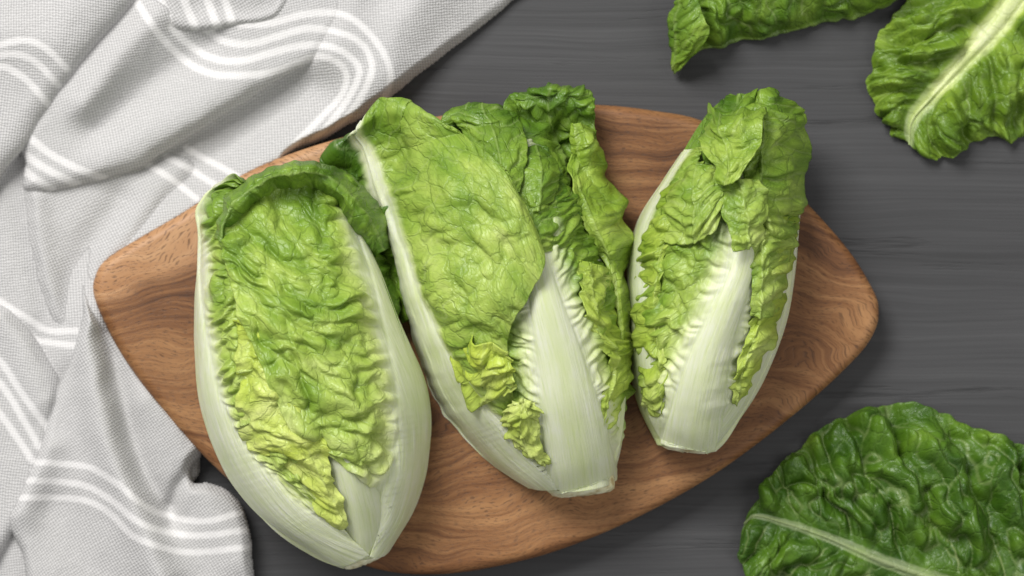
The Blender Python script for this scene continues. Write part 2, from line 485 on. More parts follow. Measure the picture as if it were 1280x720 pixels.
    # left lower fold
    layer([(-60, 370), (0, 382), (20, 394), (42, 420), (62, 452), (76, 480), (72, 520), (52, 580), (30, 640), (-60, 760)],
          18, 16, 16, [([(0, 400), (30, 450), (50, 500)], 20, 6)], ang=52,
          stripes=[[(-20, 430), (5, 457), (30, 495), (60, 535)], [(-20, 458), (5, 485), (28, 522), (50, 560)], [(-20, 495), (0, 517), (20, 545), (40, 575)]], sw=4.8)
    # big lower fold with the four stripes
    layer([(104, 352), (99, 395), (76, 478), (44, 566), (16, 630), (8, 652), (28, 690), (70, 770), (320, 780), (318, 720), (313, 665), (304, 634), (284, 612), (262, 603), (243, 603), (238, 588), (252, 565), (258, 540), (200, 490), (150, 430), (118, 385)],
          18, 12, 20, [([(106, 365), (112, 420), (120, 480), (138, 560), (170, 640), (200, 720)], 26, 18), ([(132, 420), (150, 500), (178, 590), (215, 650)], 16, -12),
                       ([(190, 500), (225, 560), (262, 625), (295, 700)], 26, 7), ([(244, 585), (225, 606), (215, 630)], 10, -8), ([(60, 560), (30, 640)], 20, 6), ([(70, 640), (130, 740)], 34, -8)],
          ang=12, stripes=[[(38, 577), (75, 579), (113, 584), (145, 603), (175, 628), (205, 643), (255, 651), (300, 640)],
                           [(30, 600), (70, 601), (108, 607), (140, 625), (170, 650), (205, 664), (250, 669), (318, 660)],
                           [(20, 622), (70, 621), (110, 626), (140, 643), (165, 668), (200, 683), (240, 690), (320, 682)],
                           ], sw=4.6)
    # top-left fold
    layer([(-60, -60), (100, -60), (188, -30), (172, 4), (122, 60), (88, 102), (58, 142), (34, 178), (0, 222), (-60, 290)],
          28, 30, 32, [([(-40, 40), (40, 46), (70, 40), (120, -20)], 40, 8)], ang=48,
          stripes=[[(-30, 66), (5, 54), (30, 50), (55, 58), (84, 86)], [(-30, 78), (0, 68), (24, 68), (46, 78), (73, 106)], [(-30, 90), (0, 82), (20, 90), (38, 104), (60, 130)]], sw=4.8)
    # flap at the top
    layer([(188, -50), (188, 6), (193, 28), (215, 36), (245, 38), (300, 32), (334, 26), (352, 12), (372, -30), (360, -60)],
          16, 16, 38, [([(360, 0), (310, 12), (250, 10)], 20, -4)], ang=16,
          stripes=[[(196, -20), (203, 6), (214, 36)], [(224, -20), (233, 8), (246, 40)], [(252, -20), (262, 8), (274, 40)], [(272, -20), (284, 8), (292, 38)]], sw=5.4)
    # pressed flat where the board stands on it
    BP = closed_spline(BOARD, 160)
    inb = inside(X, Y, BP); db, _, _ = seg_dist(X, Y, BP, True)
    sd = np.where(inb, -db, db)
    keep = (H > 0) & (sd > -26)
    press = ss(-16, 1, sd)
    H = np.where(H > 0, 2.0 + (H - 2.0) * press, H)
    # light smoothing so that creases stay cloth-like
    for _ in range(2):
        Hp = np.pad(H, 1, mode='edge')
        Hs = (Hp[1:-1, 1:-1] * 2 + Hp[:-2, 1:-1] + Hp[2:, 1:-1] + Hp[1:-1, :-2] + Hp[1:-1, 2:]) / 6
        H = np.where(keep, np.maximum(Hs, 1.0), H)
    V = unproj(X, Y, H)
    col = np.zeros(X.shape + (4,)); col[..., 0] = ST; col[..., 3] = 1
    me = grid_mesh('kitchen_towel', V, U, col, flip=True, keep=keep)
    o = link('kitchen_towel', me, mat=M_TOWEL)
    tag(o, 'crumpled light grey woven towel with white stripes beside the cutting board', 'towel')
build_towel()

# ------------------------------------------------------------------ lettuce
class Hull:
    """rounded body of a head: axis (x, y), half width, top height over the middle, height of the middle"""
    def __init__(self, rows):
        R = np.asarray(rows, float)
        self.d = crspline(R, 64)
    def at(self, px, py):
        sh = px.shape; p = np.stack([px.ravel(), py.ravel()], -1).astype(np.float32)
        A = self.d[:, :2].astype(np.float32)
        bi = np.zeros(len(p), int)
        for k in range(0, len(p), 20000):
            D = (p[k:k + 20000, None, 0] - A[None, :, 0]) ** 2 + (p[k:k + 20000, None, 1] - A[None, :, 1]) ** 2
            bi[k:k + 20000] = D.argmin(1)
        m_ = len(A)
        T = np.gradient(self.d[:, :2], axis=0); tl = (T ** 2).sum(1)
        fr = bi + np.clip(((p - self.d[bi, :2]) * T[bi]).sum(1) / tl[bi], -.6, .6)
        fr = np.clip(fr, 0, m_ - 1.001); i0 = fr.astype(int); w = (fr - i0)[:, None]
        row = self.d[i0] * (1 - w) + self.d[i0 + 1] * w
        d = np.hypot(p[:, 0] - row[:, 0], p[:, 1] - row[:, 1])
        q = d / row[:, 2]
        top = row[:, 4] + row[:, 3] * (1 - np.minimum(q, 1) ** 2.8)
        top = np.where(q > 1, row[:, 4] - (q - 1) * row[:, 2] * 2.0, top)
        return np.maximum(top, BTOP + 22).reshape(sh)

class Flat:
    def __init__(self, h): self.h = h
    def at(self, px, py): return np.full(px.shape, float(self.h))

def leaf(parent, hull, net, rib=.5, ribw=(20, 8), amp=6., sp=26., slope=.6, cell=22., low=5., lowsc=90., ruff=5., rufl=26., jag=3.,
         green=.5, gtip=.25, gsoft=30., yellow=0., step=1.5, seed=0, off=0., name='leaf', bare=0., ribh=3., veinc=.6, thick=1.6, raised=-1, wr=1.0, small=1.0, curl=0., edgecol=.0, gpatch=.12, plain=0, ribp=1.7, lean=.4, plaingreen=9., gw=60., wp=.55, w2=.85, ribline=0., gleft=0., ribgreen=0., gtp=1.8, wrl=34., flat=0.):
    net = np.asarray([[(p + (0,))[:3] for p in r] for r in net], float)
    nr, nc = net.shape[:2]
    lr = np.linalg.norm(np.diff(net[..., :2], axis=0), axis=-1).sum(0).max()
    lc = np.linalg.norm(np.diff(net[..., :2], axis=1), axis=-1).sum(1).max()
    n = int(np.clip(lr / step, 24, 420)); m = int(np.clip(lc / step, 16, 360))
    G = crspline(net, n)                                   # n, nc, 3
    G = np.swapaxes(crspline(np.swapaxes(G, 0, 1), m), 0, 1)   # n, m, 3
    t = np.linspace(0, 1, n)[:, None] * np.ones((1, m)); s = np.ones((n, 1)) * np.linspace(0, 1, m)[None]
    P = G.copy(); P[..., 2] = hull.at(G[..., 0], G[..., 1]) + G[..., 2] + off
    # leaf coordinates in layout units
    ribs = np.interp(t[:, 0], np.linspace(0, 1, len(np.atleast_1d(rib))), np.atleast_1d(rib)) if np.ndim(rib) else np.full(n, rib)
    dS = np.linalg.norm(np.diff(G[..., :2], axis=1), axis=-1); cs = np.concatenate([np.zeros((n, 1)), np.cumsum(dS, 1)], 1)
    b0 = np.array([np.interp(ribs[i], s[i], cs[i]) for i in range(n)])
    b = cs - b0[:, None]
    ri = np.clip((ribs * (m - 1)).astype(int), 0, m - 1)
    rp = G[np.arange(n), ri, :2]
    a1 = np.concatenate([[0], np.cumsum(np.linalg.norm(np.diff(rp, axis=0), axis=-1))])
    a = a1[:, None] * np.ones((1, m))
    B = np.abs(b); side = np.where(b >= 0, 1., -1.)
    rw = ribw[1] + (ribw[0] - ribw[1]) * np.clip(1 - t, 0, 1) ** ribp
    wob = fbm(a / 60 + seed * 3.1, b / 60, seed + 3)
    x = np.maximum(0, B - rw)
    # edge distance
    eL = cs; eR = cs[:, -1:] - cs
    tl = np.linalg.norm(np.diff(G[..., :2], axis=0), axis=-1); ct = np.concatenate([np.zeros((1, m)), np.cumsum(tl, 0)], 0)
    eT = ct[-1:] - ct
    if plain == -1: eL = eL + 1e4
    if plain == 1: eR = eR + 1e4
    e = np.minimum(np.minimum(eL, eR), eT)
    # blade veins and blisters
    thin = ribw[0] <= 6
    ph = (a - slope * x + 12 * wob + 300 + side * sp * .27 + 7 * noise(a / 40, b / 40, seed + 40)) / sp
    f = ph - np.floor(ph); cid = np.floor(ph)
    dn = np.minimum(f, 1 - f) * 2
    dv = dn * sp * .5                                     # distance to nearest lateral vein
    puff = (1 - (1 - dn) ** 2.2) * (.65 + .7 * noise(cid * .73 + side * 9, b / 60, seed + 60))
    q1 = (a - slope * x + 12 * wob) / (cell * .74) + 40; q2 = b / (cell * 1.7) + 40
    q1 = q1 + .55 * noise(a / 34, b / 34, seed + 7); q2 = q2 + .55 * noise(a / 34, b / 34, seed + 8)
    f1, f2, ci = voro(q1, q2, seed + 11)
    p2 = 1 - (1 - np.clip((f2 - f1) / .75, 0, 1)) ** 2
    p2h = p2 * (.25 + 1.0 * ci)
    g1, g2, ci3 = voro(q1 * 1.9 + 7 + .3 * noise(a / 15, b / 15, seed + 9), q2 * 2.1 + 3, seed + 12)
    p3 = (1 - (1 - np.clip((g2 - g1) / .75, 0, 1)) ** 2) * (.1 + ci3)
    # long wrinkles that start at the rib
    spw = sp * .55
    phw = (a - slope * .9 * x + 18 * wob + 13 * noise(a / 28, b / 45, seed + 51)) / spw + 100 + side * .3
    fw = phw - np.floor(phw)
    wrk = (1 - (1 - np.minimum(fw, 1 - fw) * 2) ** 2) * (.35 + 1.2 * np.abs(noise(np.floor(phw) * 1.7, b / 60 + side * 3, seed + 52)))
    near = np.exp(-((x - wrl * .6) / (wrl + wrl * .6 * noise(np.floor(phw) * 2.3, side * 4. + 0 * b, seed + 53))) ** 2) * wr
    sidem = np.ones_like(a) if not plain else np.where(side == plain, 0., 1.)
    env = ss(0, 30, x) * ss(.02 + bare, .14 + bare, t + .05 * wob) * sidem
    envw = ss(0, 16, x) * ss(bare * .8, bare * .8 + .12, t + .05 * wob) * sidem
    if thin: env = np.ones_like(a); envw = 0 * a
    tipfade = (1 - .35 * ss(.75, 1., t)) * (1 - flat * ss(.40, .7, t)) * (1 - .5 * np.clip(near * envw, 0, 1))
    edgefade = .35 + .65 * ss(0, 14, e)
    disp = amp * 1.35 * env * tipfade * edgefade * (wp * puff + w2 * p2h + .22 * small * p3 - .7 + .4 * noise(a / 34, b / 34, seed + 61))
    disp = disp + amp * .9 * near * envw * (wrk - .35)
    disp = disp + low * fbm(a / lowsc + 5, b / lowsc + 2, seed + 70, 2) * ss(0, 40, x + 10)
    for _ in range(1):
        D = np.pad(disp, 1, mode='edge')
        disp = (D[1:-1, 1:-1] * 4 + D[:-2, 1:-1] * 2 + D[2:, 1:-1] * 2 + D[1:-1, :-2] * 2 + D[1:-1, 2:] * 2 + D[:-2, :-2] + D[2:, 2:] + D[:-2, 2:] + D[2:, :-2]) / 16
    disp = disp + (1 - ss(0, 20, x)) * (.8 * noise(b / 14 + 3, a / 160, seed + 65) + .2 * noise(b / 6, a / 120, seed + 66))
    # rib: a rounded band
    rr = np.clip(1 - (B / np.maximum(rw * 1.15, 1)) ** 2, 0, 1)
    disp = disp + ribh * np.sqrt(rr) * (1 - .6 * t)
    # frilled margin
    along = np.where(eT < np.minimum(eL, eR), b, a) + side * 37
    er = np.exp(-e / 16.)
    frill = 1.3 * noise(along / (rufl * .75), side * 3 + e / 60, seed + 80) + .5 * noise(along / (rufl * .33), side * 6 + e / 40, seed + 81)
    bladem = ss(bare, bare + .08, t)
    disp = disp + ruff * 1.2 * er * frill * bladem * sidem
    disp = disp + curl * np.exp(-e / 10.) * bladem
    # normals of the smooth surface
    du = np.gradient(P, axis=0); dvv = np.gradient(P, axis=1)
    N = np.cross(du, dvv); N /= np.linalg.norm(N, axis=-1, keepdims=True) + 1e-9
    if N[..., 2].mean() < 0: N = -N; flipn = True
    else: flipn = False
    # in layout space y points down: the frame is left-handed, only the direction matters here
    out = dvv / (np.linalg.norm(dvv, axis=-1, keepdims=True) + 1e-9) * np.where(s > .5, 1, -1)[..., None]
    jn = .8 * noise(along / 13, side * 5 + 0 * e, seed + 90) + .8 * noise(along / 22, side * 9 + 0 * e, seed + 91)
    dun = du / (np.linalg.norm(du, axis=-1, keepdims=True) + 1e-9)
    P = P + N * disp[..., None] - dun * (lean * disp * env)[..., None] + out * (jag * jn * np.exp(-e / 9.) * bladem * sidem)[..., None]
    P[..., 2] = np.maximum(P[..., 2], 2.0 if isinstance(hull, Flat) else (BTOP + 2 + 3 * s))
    # colours
    jn2 = min(1., gsoft / 22.)
    bl = ss(0, 1, (x - 2 + jn2 * (3.5 * noise(a / 9, b / 16, seed + 95) + 3 * wob)) / gsoft) * ss(bare - .02, bare + .10, t + .06 * wob + .05 * noise(a / 12, b / 12, seed + 97)) * np.maximum(sidem, ss(plaingreen, plaingreen + .12, t))
    bl = np.maximum(bl, ribgreen)
    xg = x
    if thin: bl = np.ones_like(a); xg = x + 100
    g = green * ss(0, 1, (xg + 6) / (gw * (1 - .65 * t))) + gtip * t ** gtp + .10 * wob + gpatch * fbm(a / 40, b / 40, seed + 98, 2) + edgecol * np.exp(-e / 14.)
    g = g + .10 * (.5 - p2h) * green                     # paler on the raised blisters, deeper green in the valleys between
    g = g + gleft * (side < 0) * ss(.3, .6, t)
    g = np.clip(g, .03, .98)
    vw = np.clip(1.7 - x / 90., .6, 1.8)
    vein = (1 - ss(vw * .4, vw * 1.2, dv)) * ss(2, 16, x) * np.clip(1.1 - x / 150., .25, 1) * env
    ve2 = (1 - ss(.015, .07, f2 - f1)) * .4 * env
    vein = np.maximum(vein, ve2) * veinc
    ribv = np.clip(1 - B / np.maximum(rw, 2), 0, 1)
    vein = np.maximum(vein, ss(.1, .6, ribv) * (.25 if thin else (.5 if ribgreen else .9)) * bl)
    yl = np.clip(yellow * (1 + .5 * wob), 0, 1) * np.ones_like(a)
    yl = np.clip(yl + ribline * np.exp(-(b / np.maximum(rw * .4, 2)) ** 2) * (1 - bl), 0, 1)
    col = np.stack([g, np.clip(vein, 0, 1), yl, np.clip(bl, 0, 1)], -1)
    uv = np.stack([b + seed * 53.0, a + seed * 31.0], -1)
    V = unproj(P[..., 0], P[..., 1], P[..., 2])
    # face orientation: upward normals
    A = np.cross(V[1:, :-1] - V[:-1, :-1], V[:-1, 1:] - V[:-1, :-1])
    up = A[..., 2].sum() > 0
    me = grid_mesh(name, V, uv, col, flip=bool(up))
    o = link(name, me, parent, M_LEAF)
    sol = o.modifiers.new('thickness', 'SOLIDIFY'); sol.thickness = thick * S; sol.offset = -1; sol.use_even_offset = False
    return o

def head_body(parent, hull_rows, seed):
    R = crspline(np.asarray(hull_rows, float), 70)
    T = np.gradient(R[:, :2], axis=0); T /= np.linalg.norm(T, axis=1)[:, None]
    Nn = np.stack([-T[:, 1], T[:, 0]], -1)
    k = 72; th = np.linspace(0, 2 * math.pi, k)
    n = len(R)
    P = np.zeros((n, k, 3))
    for i in range(n):
        w, hT, mid = R[i, 2] * .94, R[i, 3] * .90 - 10, R[i, 4]
        lo = mid - (BTOP + 1.0)
        c, s_ = np.cos(th), np.sin(th)
        P[i, :, 0] = R[i, 0] + Nn[i, 0] * w * c; P[i, :, 1] = R[i, 1] + Nn[i, 1] * w * c
        P[i, :, 2] = mid + np.where(s_ > 0, hT * (1 - np.abs(c) ** 2.8), lo * s_)
    a = np.arange(n)[:, None] / n * 450 * np.ones((1, k)); b = np.ones((n, 1)) * th[None] * 60
    P[..., 2] += 1.5 * fbm(a / 90, b / 25, seed) * (np.sin(th)[None] > 0)
    tt = np.arange(n)[:, None] / n * np.ones((1, k))
    bl = ss(.45, .62, tt + .06 * noise(a / 30, b / 12, seed))
    col = np.stack([.45 + .35 * tt, 0 * tt, 0 * tt, bl], -1)
    V = unproj(P[..., 0], P[..., 1], P[..., 2])
    me = grid_mesh('heart', V, np.stack([b, a], -1), col)
    # close the ends
    import bmesh
    bm = bmesh.new(); bm.from_mesh(me)
    bmesh.ops.remove_doubles(bm, verts=bm.verts, dist=1e-6)
    bmesh.ops.holes_fill(bm, edges=[e_ for e_ in bm.edges if e_.is_boundary], sides=0)
    bmesh.ops.recalc_face_normals(bm, faces=bm.faces)
    bm.to_mesh(me); bm.free()
    return link('heart', me, parent, M_LEAF)

def stem_end(parent, center, direction, rx, rz, hz, length=10, seed=0):
    """the cut base: a short ragged plug"""
    k, r = 48, 9
    d = np.asarray(direction, float); d /= np.linalg.norm(d); nrm = np.array([-d[1], d[0]])
    th = np.linspace(0, 2 * math.pi, k, endpoint=False)
    verts = []; faces = []
    prof = [(1.0, -26), (1.04, -12), (1.03, -3), (.97, 2), (.8, 4.5), (.5, 5.5), (.25, 6)]
    for j, (f, l) in enumerate(prof):
        rag = 1 + .06 * np.array([float(noise(np.array([math.cos(x) * 2 + seed]), np.array([math.sin(x) * 2 + j * .3]), seed)[0]) for x in th])
        lx = l * length / 10 + 2.5 * np.array([float(noise(np.array([math.cos(x) * 3 + 9]), np.array([math.sin(x) * 3 + j * .5]), seed + 5)[0]) for x in th])
        px = center[0] + d[0] * lx + nrm[0] * rx * f * np.cos(th) * rag
        py = center[1] + d[1] * lx + nrm[1] * rx * f * np.cos(th) * rag
        pz = np.maximum(hz + rz * f * np.sin(th) * rag, BTOP + 1)
        verts += unproj(px, py, pz).tolist()
    for j in range(len(prof) - 1):
        for i in range(k):
            faces.append((j * k + i, j * k + (i + 1) % k, (j + 1) * k + (i + 1) % k, (j + 1) * k + i))
    faces.append(tuple(range((len(prof) - 1) * k, len(prof) * k)))
    me = bpy.data.meshes.new('stem_end'); me.from_pydata(verts, [], faces); me.update()
    import bmesh
    bm = bmesh.new(); bm.from_mesh(me); bmesh.ops.recalc_face_normals(bm, faces=bm.faces); bm.to_mesh(me); bm.free()
    for p in me.polygons: p.use_smooth = True
    return link('stem_end', me, parent, M_STEM)

def thing(name, label, cat, px, py, h, group):
    o = link(name, None)
    loc = unproj(np.array(px, float), np.array(py, float), np.array(h, float))
    tag(o, label, cat, group)
    return o

HEADS = 'lettuce heads on the cutting board'
# ---------------------------------------------------------------- head at the left
h1 = thing('romaine_lettuce', 'largest plump lettuce head at the left of the board, overhanging its lower edge', 'lettuce', 390, 460, BTOP, HEADS)
R1 = [(452, 702, 26, 26, 92), (440, 672, 62, 42, 104), (422, 622, 102, 66, 116), (402, 555, 130, 84, 124), (386, 480, 139, 92, 128), (372, 400, 128, 92, 128), (360, 320, 108, 80, 122), (352, 262, 92, 60, 112), (348, 228, 70, 34, 100)]
H1 = Hull(R1)
head_body(h1, R1, 101)
stem_end(h1, (456, 700), (.36, .93), 28, 24, 92, 8, 1)
# back leaf (right, dark)
leaf(h1, H1, [[(400, 380, -50), (450, 372, -30), (500, 405, -34)], [(400, 330, -45), (450, 325, -25), (500, 350, -30)], [(405, 280, -35), (450, 278, -20), (492, 312, -28)], [(400, 245, -25), (440, 245, -12), (482, 282, -24)], [(390, 225, -20), (425, 224, -8), (466, 252, -20)]],
     rib=.3, ribw=(6, 2), amp=6, green=.75, gtip=.2, gsoft=8, seed=2, ruff=3, veinc=.3)
# leaf with its rib along the left side
leaf(h1, H1, [[(424, 704, 2), (432, 704, 2), (440, 702, 3), (450, 697, 3), (460, 692, 2)],
              [(342, 654, -22), (352, 652, 0), (380, 652, 4), (410, 655, 4), (434, 667, 0)],
              [(297, 608, -26), (312, 602, 0), (345, 606, 5), (382, 622, 4), (417, 644, -2)],
              [(269, 555, -28), (284, 550, 0), (318, 560, 6), (358, 582, 5), (400, 608, -4)],
              [(252, 500, -28), (266, 497, 0), (300, 508, 6), (340, 530, 3), (385, 560, -6)],
              [(246, 440, -28), (257, 438, 0), (288, 445, 6), (320, 462, 0), (360, 485, -8)],
              [(246, 380, -28), (254, 378, 0), (282, 385, 6), (310, 396, 0), (345, 412, -8)],
              [(248, 330, -24), (255, 328, 2), (274, 332, 8), (298, 340, 2), (330, 352, -8)],
              [(248, 292, -20), (255, 289, 6), (270, 288, 10), (288, 290, 4), (320, 300, -6)],
              [(244, 266, -16), (254, 260, 12), (270, 256, 16), (290, 258, 8), (318, 268, -4)],
              [(258, 242, -10), (270, 236, 14), (285, 232, 18), (300, 236, 10), (318, 244, 0)],
              [(285, 225, -12), (293, 222, 8), (302, 221, 12), (308, 226, 8), (318, 232, 0)]],
     rib=.07, ribw=(76, -6), ribp=2.6, plaingreen=.6, gw=45, amp=9.5, slope=.9, green=.32, gtip=.42, gsoft=20, seed=4, plain=-1, low=4, ruff=4, sp=28, veinc=.35, ribh=5, bare=.12, wr=1.3)
# innermost petiole
leaf(h1, H1, [[(448, 696, -6), (458, 697, 0), (468, 695, -3), (478, 690, -12)], [(425, 640, -12), (446, 638, 3), (465, 636, 0), (486, 636, -14)], [(408, 580, -14), (430, 578, 4), (452, 576, 0), (480, 578, -12)], [(400, 520, -14), (424, 520, -6), (446, 520, -8), (474, 520, -14)]],
     rib=.5, ribline=.25, ribw=(40, 46), amp=0, green=.1, gtip=0, seed=6, low=2, ruff=0, jag=0, ribh=4, bare=.5, step=2.2)
# yellow inner frill
leaf(h1, H1, [[(424, 664, 4), (430, 662, 7), (436, 657, 4)], [(392, 634, 3), (412, 634, 9), (428, 626, 4)], [(342, 582, 5), (384, 590, 12), (416, 596, 5)], [(322, 566, 6), (366, 562, 13), (410, 562, 5)], [(302, 545, 8), (346, 532, 14), (396, 530, 4)], [(299, 490, 9), (340, 482, 14), (385, 480, 2)], [(297, 445, 10), (332, 436, 12), (372, 430, 0)], [(294, 400, 10), (322, 392, 10), (350, 390, 0)]],
     rib=.72, ribw=(2, 3), amp=5.5, green=.24, gtip=.22, gsoft=5, yellow=.5, seed=8, low=6, ruff=6, rufl=36, jag=6, sp=40, cell=32, veinc=.2, ribh=0, wr=.3)
# big leaf with its rib along the right side, cupped at the top
leaf(h1, H1, [[(460, 694, 3), (465, 695, 4), (470, 694, 4), (476, 692, 3), (482, 686, -14)],
              [(474, 655, -4), (482, 654, 3), (489, 653, 6), (498, 650, 4), (510, 640, -24)],
              [(472, 622, -4), (483, 618, 4), (494, 613, 8), (510, 608, 4), (526, 598, -28)],
              [(452, 598, 6), (468, 594, 10), (484, 590, 10), (509, 575, 4), (533, 560, -28)],
              [(400, 566, 7), (428, 570, 13), (462, 563, 13), (502, 545, 4), (535, 528, -28)],
              [(372, 548, 9), (400, 540, 15), (440, 530, 15), (494, 508, 5), (532, 495, -28)],
              [(348, 508, 14), (378, 502, 16), (425, 495, 16), (484, 475, 6), (524, 466, -28)],
              [(326, 455, 20), (360, 450, 17), (410, 450, 16), (471, 432, 6), (510, 433, -28)],
              [(301, 402, 26), (342, 405, 17), (400, 410, 14), (458, 393, 6), (494, 396, -26)],
              [(286, 350, 32), (330, 355, 14), (385, 360, 10), (443, 345, 6), (476, 348, -24)],
              [(275, 303, 42), (318, 305, 10), (370, 310, 2), (425, 300, 4), (456, 304, -20)],
              [(283, 270, 50), (320, 264, 12), (370, 264, 0), (412, 264, 4), (444, 272, -10)],
              [(301, 247, 46), (332, 238, 28), (370, 236, 14), (408, 240, 16), (444, 254, 4)],
              [(318, 230, 50), (345, 219, 54), (382, 215, 52), (418, 221, 46), (456, 250, 26)],
              [(327, 223, 40), (350, 209, 44), (386, 205, 42), (424, 211, 34), (470, 266, 2)]],
     rib=.985, ribw=(60, -10), ribp=1.3, gw=90, gtp=3., amp=12.0, slope=.42, small=.3, ribline=.1, sp=46, cell=48, green=.43, gtip=.42, gsoft=20, seed=10, plain=1, low=5, ruff=3.0, rufl=30, jag=2.2, veinc=.35, ribh=6, bare=.16, step=1.35, wr=1.25, wrl=62., edgecol=-.12)

# rim of the cupped leaf, curled over along the top
leaf(h1, H1, [[(288, 308, -14), (279, 303, 34), (273, 299, 46), (269, 296, 28)], [(300, 286, -16), (286, 278, 42), (278, 272, 54), (273, 268, 34)], [(315, 265, -12), (304, 254, 48), (295, 243, 62), (289, 238, 36)], [(350, 244, -10), (347, 228, 52), (342, 214, 68), (338, 206, 40)], [(389, 242, -10), (394, 225, 52), (398, 210, 68), (400, 203, 38)],
              [(421, 262, -12), (431, 249, 46), (442, 234, 60), (449, 226, 32)], [(448, 296, -20), (459, 287, 30), (473, 277, 46), (482, 271, 20)], [(464, 324, -30), (474, 317, 8), (485, 311, 20), (494, 307, -4)]],
     rib=.5, ribw=(2, 1), amp=2.5, green=.70, gtip=.1, gsoft=6, seed=12, low=6, lowsc=60, ruff=2.5, jag=1.5, veinc=.25, step=1.4, gpatch=.14)

# ---------------------------------------------------------------- head in the middle
h2 = thing('romaine_lettuce', 'tall open lettuce head in the middle of the board between two others', 'lettuce', 640, 380, BTOP, HEADS)
R2 = [(727, 606, 42, 24, 94), (716, 572, 66, 46, 106), (698, 512, 94, 70, 116), (676, 450, 112, 82, 122), (652, 385, 122, 88, 126), (624, 310, 120, 84, 124), (600, 240, 108, 70, 116), (585, 190, 90, 48, 104), (578, 165, 66, 26, 92)]
H2 = Hull(R2)
head_body(h2, R2, 102)
stem_end(h2, (729, 613), (.12, 1), 40, 30, 92, 10, 3)
# leaf behind the others
leaf(h2, H2, [[(560, 330, -30), (640, 330, -14), (745, 320, -30)], [(545, 260, -28), (630, 255, -10), (742, 270, -30)], [(540, 200, -26), (620, 195, -10), (730, 210, -30)], [(545, 160, -20), (620, 150, -6), (700, 165, -20)], [(570, 140, -20), (615, 134, -10), (660, 140, -20)]],
     rib=.5, ribw=(3, 2), amp=5, green=.72, gtip=.1, gsoft=8, seed=20, ruff=3, jag=2, veinc=.2, step=2.2)
# dark curled leaf at the back right
leaf(h2, H2, [[(690, 260, 10), (715, 262, 6), (748, 262, -10)], [(672, 205, 12), (708, 205, 2), (750, 210, 0)], [(640, 160, 22), (690, 160, 14), (744, 160, 14)], [(630, 132, 30), (685, 132, 44), (744, 138, 30)], [(640, 118, 24), (688, 112, 46), (740, 118, 26)], [(662, 112, 6), (692, 108, 20), (730, 110, 6)]],
     rib=.5, ribw=(4, 2), amp=8, green=.72, gtip=.12, gsoft=8, seed=21, ruff=5, rufl=22, jag=3, veinc=.2, sp=24, cell=20)
# bright strip of the same leaf turned up along the right side
leaf(h2, H2, [[(774, 425, -6), (781, 424, 14), (787, 418, 0)], [(768, 370, 0), (778, 368, 22), (788, 362, 4)], [(754, 325, 4), (770, 320, 30), (786, 312, 6)], [(728, 275, 14), (754, 268, 40), (780, 266, 10)], [(714, 225, 26), (738, 218, 46), (764, 218, 12)], [(714, 180, 40), (736, 176, 52), (757, 186, 20)], [(714, 156, 44), (726, 154, 46), (742, 164, 22)]],
     rib=.2, ribw=(2, 1), amp=3.5, green=.52, gtip=.12, gsoft=6, yellow=.12, seed=23, ruff=9, rufl=60, jag=4, low=8, lowsc=50, veinc=.2, sp=44, cell=26)
# leaf with the broad rib in front, seen right of the middle
leaf(h2, H2, [[(690, 612, 0), (706, 614, 6), (724, 614, 9), (742, 611, 8), (754, 607, 4), (768, 600, -16)],
              [(645, 565, -2), (678, 568, 4), (716, 570, 10), (746, 565, 8), (763, 557, 2), (778, 545, -22)],
              [(618, 505, -4), (658, 505, 4), (703, 506, 12), (742, 500, 9), (768, 490, 2), (786, 476, -24)],
              [(608, 450, -6), (645, 450, 2), (690, 445, 11), (732, 440, 9), (765, 430, 2), (790, 422, -26)],
              [(610, 400, -8), (645, 395, 0), (678, 390, 10), (716, 385, 9), (748, 375, 4), (778, 368, -18)],
              [(620, 350, -10), (642, 345, -2), (666, 335, 8), (702, 325, 10), (737, 322, 8), (768, 325, -8)],
              [(612, 290, -12), (632, 285, -2), (656, 280, 6), (692, 272, 12), (722, 274, 12), (750, 290, 4)],
              [(602, 230, -12), (622, 225, 0), (650, 220, 8), (682, 220, 14), (707, 232, 14), (728, 252, 8)],
              [(600, 185, -10), (622, 178, 4), (646, 172, 14), (668, 178, 16), (688, 195, 12), (704, 216, 4)]],
     rib=.44, ribline=.5, ribw=(44, -7), ribp=1.0, amp=8.5, slope=.75, sp=24, green=.50, gtip=.42, gsoft=32, small=.5, seed=25, low=4, ruff=5, rufl=28, jag=4, veinc=.25, ribh=7, bare=.10, wr=1.05, wrl=46., step=1.35)
# overlapping lobes above it
leaf(h2, H2, [[(640, 330, 8), (680, 318, 16), (735, 300, 10)], [(640, 290, 14), (680, 282, 24), (728, 268, 16)], [(646, 250, 16), (682, 246, 26), (716, 240, 18)], [(655, 226, 12), (680, 220, 20), (705, 222, 14)]],
     rib=.3, ribw=(3, 2), amp=6, green=.64, gtip=.1, gsoft=8, seed=26, ruff=4, jag=2, veinc=.35, low=6)
leaf(h2, H2, [[(650, 268, 14), (672, 263, 26), (692, 250, 22)], [(646, 235, 20), (676, 232, 38), (699, 228, 30)], [(646, 205, 20), (675, 202, 40), (698, 206, 30)], [(652, 186, 16), (670, 181, 30), (688, 188, 22)]],
     rib=.5, ribw=(2, 1), amp=3, green=.67, gtip=.08, gsoft=6, seed=27, ruff=2, jag=1, veinc=.4, low=3)
leaf(h2, H2, [[(600, 245, 16), (630, 245, 34), (650, 240, 30)], [(588, 200, 20), (625, 200, 44), (658, 200, 36)], [(578, 168, 20), (616, 162, 44), (655, 166, 36)], [(566, 147, 12), (604, 138, 36), (644, 144, 28)], [(575, 136, 0), (603, 129, 22), (630, 134, 14)]],
     rib=.5, ribw=(2, 1), amp=4, green=.69, gtip=.08, gsoft=6, seed=29, ruff=3, jag=1, veinc=.4, low=4)
